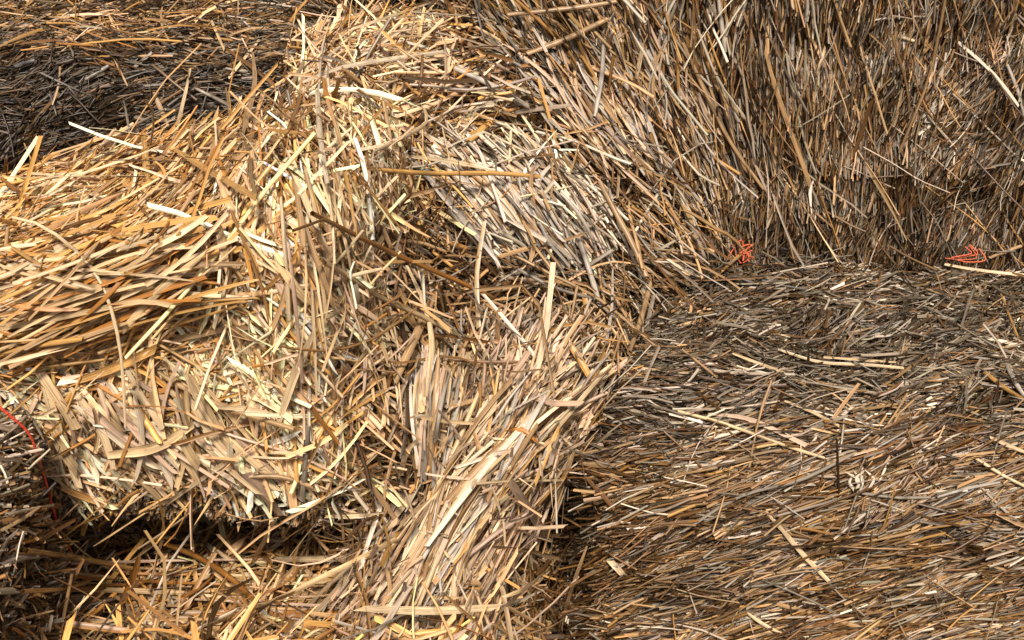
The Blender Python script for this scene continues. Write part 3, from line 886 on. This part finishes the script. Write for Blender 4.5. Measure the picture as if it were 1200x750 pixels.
#STALKS
bpy.context.view_layer.update()
DG = bpy.context.evaluated_depsgraph_get()
def surf(px, py):
    # nearest straw met on the way, smoothed over a stalk's width, so a stalk rests on the straw itself
    ts = []
    for dx, dy in ((0, 0), (2.5, 0), (-2.5, 0), (0, 2.5), (0, -2.5)):
        h = scene.ray_cast(DG, Vector(CAM), Vector(ray(px + dx, py + dy)))
        if h[0]: ts.append((h[1] - Vector(CAM)).length)
    return float(np.median(ts)) if ts else 9
STALKS = [
 ([(15,255),(50,265),(90,295),(118,330),(135,380),(143,430),(147,500)], 5, 'c', 'thin cream stalk arching down across the golden bale front', 1),
 ([(25,223),(90,206),(160,183),(190,170)], 5, 'c', 'long cream stalk reaching left from the golden bale over the dark bale', 0),
 ([(222,80),(203,163)], 5, 'c', 'cream stalk standing up above the golden bale top edge', 0),
 ([(168,155),(173,213)], 8, 'g', 'broad golden blade standing near the golden bale back corner', 0),
 ([(3,210),(35,235)], 5, 'o', 'short orange brown stalk at the left edge under the dark bale', 1),
 ([(70,78),(68,100),(61,123)], 2.6, 't', 'small upright pale stalk on the dark bale', 0),
 ([(100,93),(127,77)], 5.2, 'y', 'short thick grey stub lying on the dark bale', 1),
 ([(134,70),(151,104)], 2.2, 't', 'thin golden stalk slanting on the dark bale beside the grey stub', 0),
 ([(157,78),(178,60)], 4, 'y', 'short grey stalk slanting up in the middle of the dark bale', 0),
 ([(248,24),(263,58)], 3, 'p', 'thin pale stalk falling down near the dark bale top', 0),
 ([(268,92),(304,47)], 4, 'c', 'pale stalk rising right on the dark bale', 0),
 ([(265,57),(322,100)], 3.8, 'b', 'orange brown stalk crossing the dark bale right part', 0),
 ([(228,103),(258,118),(272,126)], 4.5, 'y', 'bent grey stalk between the dark and the golden bale', 1),
 ([(145,117),(152,158)], 3.0, 'y', 'grey splinter pointing up from the dark bale front edge', 0),
 ([(180,108),(197,148)], 5, 't', 'tan blade leaning at the golden bale back edge', 0),
 ([(296,60),(298,100),(285,155)], 5, 't', 'curved tan stalk rising from the golden bale top', 0),
 ([(366,250),(400,267),(463,298),(533,328),(587,353)], 6, 'o', 'long orange brown stalk spanning the gap from the golden bale', 1),
 ([(380,308),(400,318),(443,347),(493,370),(540,395)], 6.5, 'p', 'long pale stalk slanting down below the long brown one', 1),
 ([(478,312),(498,355),(507,397),(505,430),(500,465)], 8, 'c', 'broad cream blade bending down in the middle of the gap', 0),
 ([(510,343),(487,395),(463,447)], 9, 't', 'broad tan blade leaning left in the middle of the gap', 0),
 ([(600,312),(650,337),(697,350)], 5, 'y', 'grey stalk sloping right under the grey fan', 1),
 ([(765,322),(750,377),(737,413)], 7, 't', 'bent tan stalk over the left end of the grey topped bale', 1),
 ([(718,315),(717,360),(710,405)], 3, 's', 'very thin grey stalk hanging beside the grey topped bale', 0),
 ([(677,275),(690,315),(703,357)], 7, 's', 'grey white stalk hanging from the right end of the grey fan', 1),
 ([(718,427),(690,458),(655,500)], 8, 'c', 'cream stalk at the upper right rim of the pinkish tuft', 0),
 ([(667,403),(680,424),(693,447)], 8, 'g', 'golden blade at the top corner of the pinkish tuft', 0),
 ([(385,604),(420,603),(453,600)], 8, 'c', 'cream blade pointing right from the golden bale lower corner', 0),
 ([(557,567),(600,564),(660,563)], 4, 'c', 'level cream stalk across the pinkish tuft', 1),
 ([(598,565),(622,600),(640,630)], 9, 'k', 'broad pinkish grey blade at the right side of the tuft', 0),
 ([(420,713),(500,716),(583,712)], 10, 'c', 'long level cream blade below the foot of the tuft', 0),
 ([(243,733),(320,705),(400,667),(467,632)], 8, 'p', 'long pale stalk rising right across the bottom litter', 0),
 ([(673,530),(663,555),(650,577)], 5, 't', 'tan stalk leaning by the dark gap next to the brown bale front', 0),
 ([(657,498),(640,535),(627,567)], 6, 'g', 'golden stalk on the right shoulder of the tuft', 0),
 ([(30,645),(95,655),(163,668)], 7, 'g', 'long golden stalk lying level under the golden bale overhang', 1),
 ([(195,638),(232,653),(267,675),(300,705)], 7, 'o', 'long orange stalk sloping down under the golden bale', 1),
 ([(88,718),(110,732),(135,755)], 7, 'g', 'golden blade running off the bottom edge', 0),
 ([(27,693),(75,690),(110,678)], 5, 'g', 'short golden stalk near the lower left corner', 1),
 ([(188,640),(182,665),(175,693)], 4, 't', 'thin tan stalk standing in the litter under the golden bale', 0),
 ([(163,653),(155,680),(143,707)], 7, 'o', 'upright orange blade in the litter under the golden bale', 0),
 ([(8,604),(35,597),(62,592)], 5, 'w', 'white stalk jutting from the left edge bale', 1),
 ([(0,663),(22,655),(43,652)], 7, 's', 'thick grey white stalk low on the left edge bale', 1),
 ([(305,613),(285,632),(267,648)], 9, 't', 'broad tan blade hanging from the golden bale underside', 0),
 ([(323,608),(310,635),(293,662)], 9, 'p', 'broad pale blade hanging from the golden bale underside', 0),
 ([(192,592),(235,562),(282,530)], 6, 'c', 'cream stalk rising right on the golden bale lower face', 0),
 ([(127,533),(183,523),(227,497)], 11, 'p', 'broad pale blade curving up across the golden bale face', 0),
 ([(62,505),(74,528),(90,552)], 11, 'p', 'broad pale blade at the golden bale lower left corner', 0),
 ([(290,558),(330,559),(365,570)], 6, 't', 'tan stalk lying level near the golden bale lower right corner', 1),
 ([(310,530),(355,532)], 4, 'c', 'short level cream stalk near the golden bale right corner', 0),
 ([(213,513),(233,547)], 11, 'p', 'short broad pale blade at the centre of the golden bale face', 0),
 ([(152,555),(170,570),(192,592)], 8, 'p', 'pale blade pointing down right on the golden bale lower face', 0),
 ([(285,553),(305,578),(327,603)], 13, 'k', 'widest blade, greyish pink, at the golden bale lower rim', 0),
 ([(361,498),(358,540),(354,585)], 7, 'y', 'upright grey stalk near the golden bale right corner', 1),
 ([(368,387),(345,440),(325,500)], 10, 'c', 'long broad cream blade leaning on the golden bale face', 0),
 ([(143,388),(187,340),(240,297)], 9, 'p', 'long pale blade rising right over the golden strands', 0),
 ([(62,353),(90,345),(117,335)], 11, 'p', 'short broad pale blade on the golden strands at the left', 0),
 ([(-5,386),(90,368),(163,353),(200,358)], 6, 'p', 'long pale stalk crossing under the arching one', 0),
 ([(80,450),(140,428),(183,408)], 9, 'g', 'broad golden blade below the golden strands', 0),
 ([(47,437),(68,468),(90,503)], 10, 'p', 'pale blade slanting down at the left end of the golden bale', 0),
 ([(-5,415),(50,404),(97,397)], 7, 'g', 'level golden stalk coming in from the left edge', 1),
 ([(205,398),(250,388),(290,383)], 7, 't', 'tan blade lying level in the middle of the golden bale', 0),
 ([(267,390),(300,398),(313,393),(327,365),(337,330)], 5, 't', 'tan blade bent like a hook on the golden bale', 0),
 ([(10,288),(50,313)], 5, 'g', 'golden stalk pointing down right near the left edge', 1),
 ([(33,317),(70,327),(110,338)], 5, 'p', 'pale stalk pointing down right above the short broad blade', 0),
 ([(252,477),(285,479),(320,485)], 7, 'c', 'level cream blade in the middle of the golden bale face', 0),
 ([(147,432),(165,463),(190,503)], 7, 'c', 'cream stalk slanting down beside the foot of the arching one', 0),
 ([(268,315),(260,350),(250,385)], 4, 'c', 'thin cream stalk hanging down over the golden strands', 0),
 ([(257,270),(267,307)], 11, 't', 'short broad tan blade high on the golden bale', 0),
 ([(327,310),(345,335),(363,357)], 10, 'p', 'pale blade on the golden bale upper right shoulder', 0),
 ([(205,175),(250,203),(300,232)], 7, 'g', 'long golden blade sloping right on the golden bale top', 0),
 ([(345,205),(360,240),(372,268)], 8, 'c', 'cream blade pointing down between the golden bale and the tangle', 0),
 ([(372,105),(376,160),(384,215)], 7, 'w', 'whitish blade hanging down beside the pale pile', 0),
 ([(388,20),(378,60),(374,110)], 6, 'w', 'whitish blade standing up at the pale pile left end', 0),
 ([(422,197),(500,203),(580,203),(633,207)], 6.5, 'g', 'long level golden stalk above the grey fan', 1),
 ([(472,183),(530,190),(580,200)], 6, 'c', 'level cream stalk just above the long golden one', 0),
 ([(533,80),(620,126)], 7, 's', 'thick grey stalk pointing right from the pale pile', 1),
 ([(595,17),(667,10),(723,2)], 6, 't', 'tan stalk lying nearly level at the top edge', 1),
 ([(618,63),(665,45),(713,22)], 7, 't', 'tan stalk rising right near the top of the brown bale', 1),
 ([(708,45),(705,90),(697,137)], 6, 's', 'grey stalk hanging upright on the brown bale left part', 1),
 ([(753,53),(745,92)], 5, 'c', 'short cream stalk on the brown bale near the top', 0),
 ([(495,65),(493,95),(487,113)], 4, 'b', 'small brown stalk standing in the pale pile', 1),
 ([(355,95),(400,78),(460,68),(520,60)], 6, 'w', 'long whitish blade lying across the pale pile', 0),
 ([(410,35),(455,20),(505,3)], 5, 'c', 'cream stalk rising right at the top edge above the pale pile', 0),
 ([(420,105),(445,118),(480,133)], 9, 'g', 'golden blade lying across the pale pile foot', 0),
 ([(498,127),(499,145),(470,162),(438,178)], 5, 'c', 'bent cream stalk below the pale pile', 0),
 ([(547,167),(577,140)], 7, 'g', 'short golden blade right of the pale pile', 0),
 ([(703,213),(722,250),(742,288),(758,325)], 7, 't', 'long tan stalk falling to the left end of the grey topped bale', 1),
 ([(800,50),(843,143),(868,185),(895,222)], 4.8, 't', 'long tan stalk slanting down the brown bale face', 1),
 ([(842,-3),(846,30),(850,60)], 5.6, 's', 'grey stalk hanging upright from the top edge', 1),
 ([(929,33),(928,70)], 4.8, 's', 'short thick grey stalk upright on the brown bale', 1),
 ([(946,-3),(943,30)], 4.8, 's', 'grey stub at the top edge of the brown bale', 1),
 ([(1058,103),(1053,128),(1047,153)], 4.0, 'c', 'cream stalk low on the brown bale face', 0),
 ([(967,55),(957,87)], 3.2, 'p', 'small pale stalk in the middle of the brown bale', 0),
 ([(1055,43),(1074,49)], 4.8, 'c', 'tiny level cream stub on the brown bale', 1),
 ([(1180,75),(1192,105),(1200,135)], 4.0, 's', 'grey stalk at the right edge of the brown bale', 1),
 ([(857,414),(885,425),(918,437)], 5.6, 'c', 'white blade lying on the grey topped bale', 0),
 ([(912,410),(960,425),(1010,428),(1060,432)], 5.6, 'c', 'long cream stalk lying level on the grey topped bale', 0),
 ([(965,418),(1010,421),(1050,424)], 4.0, 'p', 'pale stalk close behind the long cream one', 0),
 ([(920,470),(950,482),(983,499)], 4.8, 'c', 'cream stalk slanting below the long cream one', 1),
 ([(1173,345),(1183,370),(1193,395)], 2.8, 'g', 'thin golden stalk near the right edge on the grey top', 1),
 ([(1155,437),(1178,455),(1205,472)], 5.6, 'g', 'golden stalk running off the right edge', 1),
 ([(1180,428),(1200,463)], 5.6, 's', 'grey stalk crossing the golden one at the right edge', 1),
 ([(838,325),(860,305),(883,286)], 4.0, 'g', 'golden stalk leaning over the orange twine tuft', 1),
 ([(1107,310),(1140,316),(1173,320),(1205,323)], 4.0, 'c', 'pale stalk lying level below the second orange tuft', 0),
 ([(1160,302),(1200,287)], 4.8, 't', 'tan stalk rising to the right edge by the second orange tuft', 1),
 ([(800,410),(840,442)], 3.2, 't', 'thin tan stalk at the grey top left part', 1),
 ([(795,482),(850,497),(923,523),(967,537)], 4.8, 'p', 'long pale golden stalk sloping down to the brown front', 1),
 ([(830,485),(880,492),(945,522)], 4.8, 'k', 'pinkish stalk lying beside the long pale golden one', 0),
 ([(898,600),(920,625),(943,652),(972,682)], 5.6, 'c', 'whitish stalk standing out against the brown stalk rows', 0),
 ([(875,717),(913,741)], 4.0, 'c', 'short cream stalk near the bottom of the brown front', 0),
 ([(1145,538),(1172,555),(1205,572)], 4.8, 'c', 'cream stalk at the right edge of the brown front', 1),
 ([(1160,512),(1205,531)], 4.0, 'p', 'pale stalk above the cream one at the right edge', 0),
 ([(1167,600),(1205,618)], 4.8, 't', 'tan stalk at the right edge below the cream ones', 0),
 ([(800,623),(867,582),(937,563),(1000,532)], 4.4, 'y', 'long curved grey stalk along the top of the brown front', 1),
 ([(1100,582),(1135,572),(1172,565)], 4.0, 's', 'grey white stalk at the upper right of the brown front', 1),
 ([(1010,578),(1050,583),(1090,583)], 4.0, 'y', 'level grey stalk beside the small frayed husk', 1),
 ([(597,503),(615,505),(628,518)], 7, 'o', 'small orange blade on top of the tuft', 0),
 ([(715,657),(722,664),(731,674)], 8, 'c', 'short cream chip by the dark gap low down', 0),
 ([(680,543),(720,546)], 6, 't', 'tan splinter at the left end of the brown front', 0),
 ([(687,560),(702,576),(720,597)], 6, 'b', 'brown blade slanting at the left end of the brown front', 0),
 ([(647,600),(663,607),(681,617)], 3, 'g', 'very thin golden stalk spanning the dark gap', 0),
 ([(577,570),(583,590),(590,612),(592,641)], 3, 'c', 'thin crinkled cream stalk hanging in front of the tuft', 0),
 ([(420,550),(443,580),(467,613)], 6, 't', 'tan stalk between the golden bale and the tuft', 0),
 ([(460,513),(430,543),(398,577)], 4, 'c', 'thin cream stalk across the golden bale right side', 0),
 ([(489,515),(476,532),(470,558)], 6, 'c', 'curved cream blade left of the tuft', 0),
 ([(455,460),(449,500),(455,470)], 5, 'p', 'short pale chip on the golden bale right side', 0),
 ([(460,380),(430,410),(400,455)], 5, 'p', 'pale stalk leaning on the golden bale right side', 0),
 ([(567,260),(558,320),(560,385)], 6, 'p', 'pale stalk standing upright below the grey fan', 0),
 ([(630,480),(560,560),(500,640)], 8, 'w', 'long whitish blade along the middle of the tuft', 0),
 ([(577,640),(620,645),(668,658)], 5, 't', 'tan stalk lying level in the hollow right of the tuft foot', 0),
 ([(640,670),(615,690),(590,700)], 5, 'p', 'pale stalk in the litter right of the tuft foot', 0),
 ([(688,640),(670,690),(655,740)], 4, 't', 'tan stalk standing in the gap at the bottom', 0),
]
seen = set()
for pts, wpx, ink, label, rd in STALKS:
    assert label not in seen; seen.add(label)
    stalk(pts, wpx, ink, label, bool(rd), .012 if 'arching down across' in label else .001)

# ------------------------------------------------------------------ twine
def cord(P, rad, M=6):
    b = Batch()
    b.add(P[None], np.array([[0, -.3, 1.]]), np.array([rad * 2]), np.array([[.5, .05, .03]]), True, rg)
    return b
P, n_, pp = path3([(-12, 468), (15, 490), (36, 512), (52, 560), (62, 597), (72, 625), (88, 655)], -.010, 30)
b = cord(P, .0014)
tag(b.build('baling_twine', None, M_TWINE), 'thin red twine running down the dark gap at the left', 'twine')
def fray(c, n, spread, length, label, ang):
    b = Batch()
    for i in range(n):
        x, y = c[0] + rg.normal() * spread[0], c[1] + rg.normal() * spread[1]
        a = math.radians(ang + rg.normal() * (22 if ang > 40 else 7)); l = length * (.5 + rg.random())
        pts = [(x, y), (x + l * .4 * math.cos(a) + rg.normal() * 2, y - l * .4 * math.sin(a) + rg.normal() * 2),
               (x + l * .8 * math.cos(a), y - l * .8 * math.sin(a)), (x + l * .7 * math.cos(a + .5), y - l * .7 * math.sin(a + .5) + 1.5)]
        P, _, _ = path3(pts, .002 + .006 * rg.random(), 10)
        b.add(P[None], np.array([[0, -.3, 1.]]), np.array([.0013 + .0008 * rg.random()]), np.array([[.6, .08, .03]]), True, rg)
    o = b.build('twine_tuft', None, M_ORANGE)
    tag(o, label, 'twine tuft', 'frayed orange twine ends')
fray((872, 306), 10, (3, 2), 20, 'frayed orange twine tuft under a leaning golden stalk', 75)
fray((1114, 303), 4, (4, .6), 34, 'flat frayed orange twine tuft near the right edge', 5)

# small frayed husk on the brown front
b = Batch()
for i in range(7):
    x = 1004 + rg.normal() * 7; l = 14 + 12 * rg.random()
    P, n_, _ = path3([(x, 572 + rg.normal() * 3), (x + rg.normal() * 3, 572 - l * .5), (x + rg.normal() * 6, 572 - l)], .002, 8)
    b.add(P[None], n_[None], np.array([.003]), np.array([[.4, .33, .24]]), False, rg, np.array([1.]), np.array([[.2, .9]]))
tag(b.build('straw_husk'), 'small frayed white husk on the brown stalk rows', 'husk')
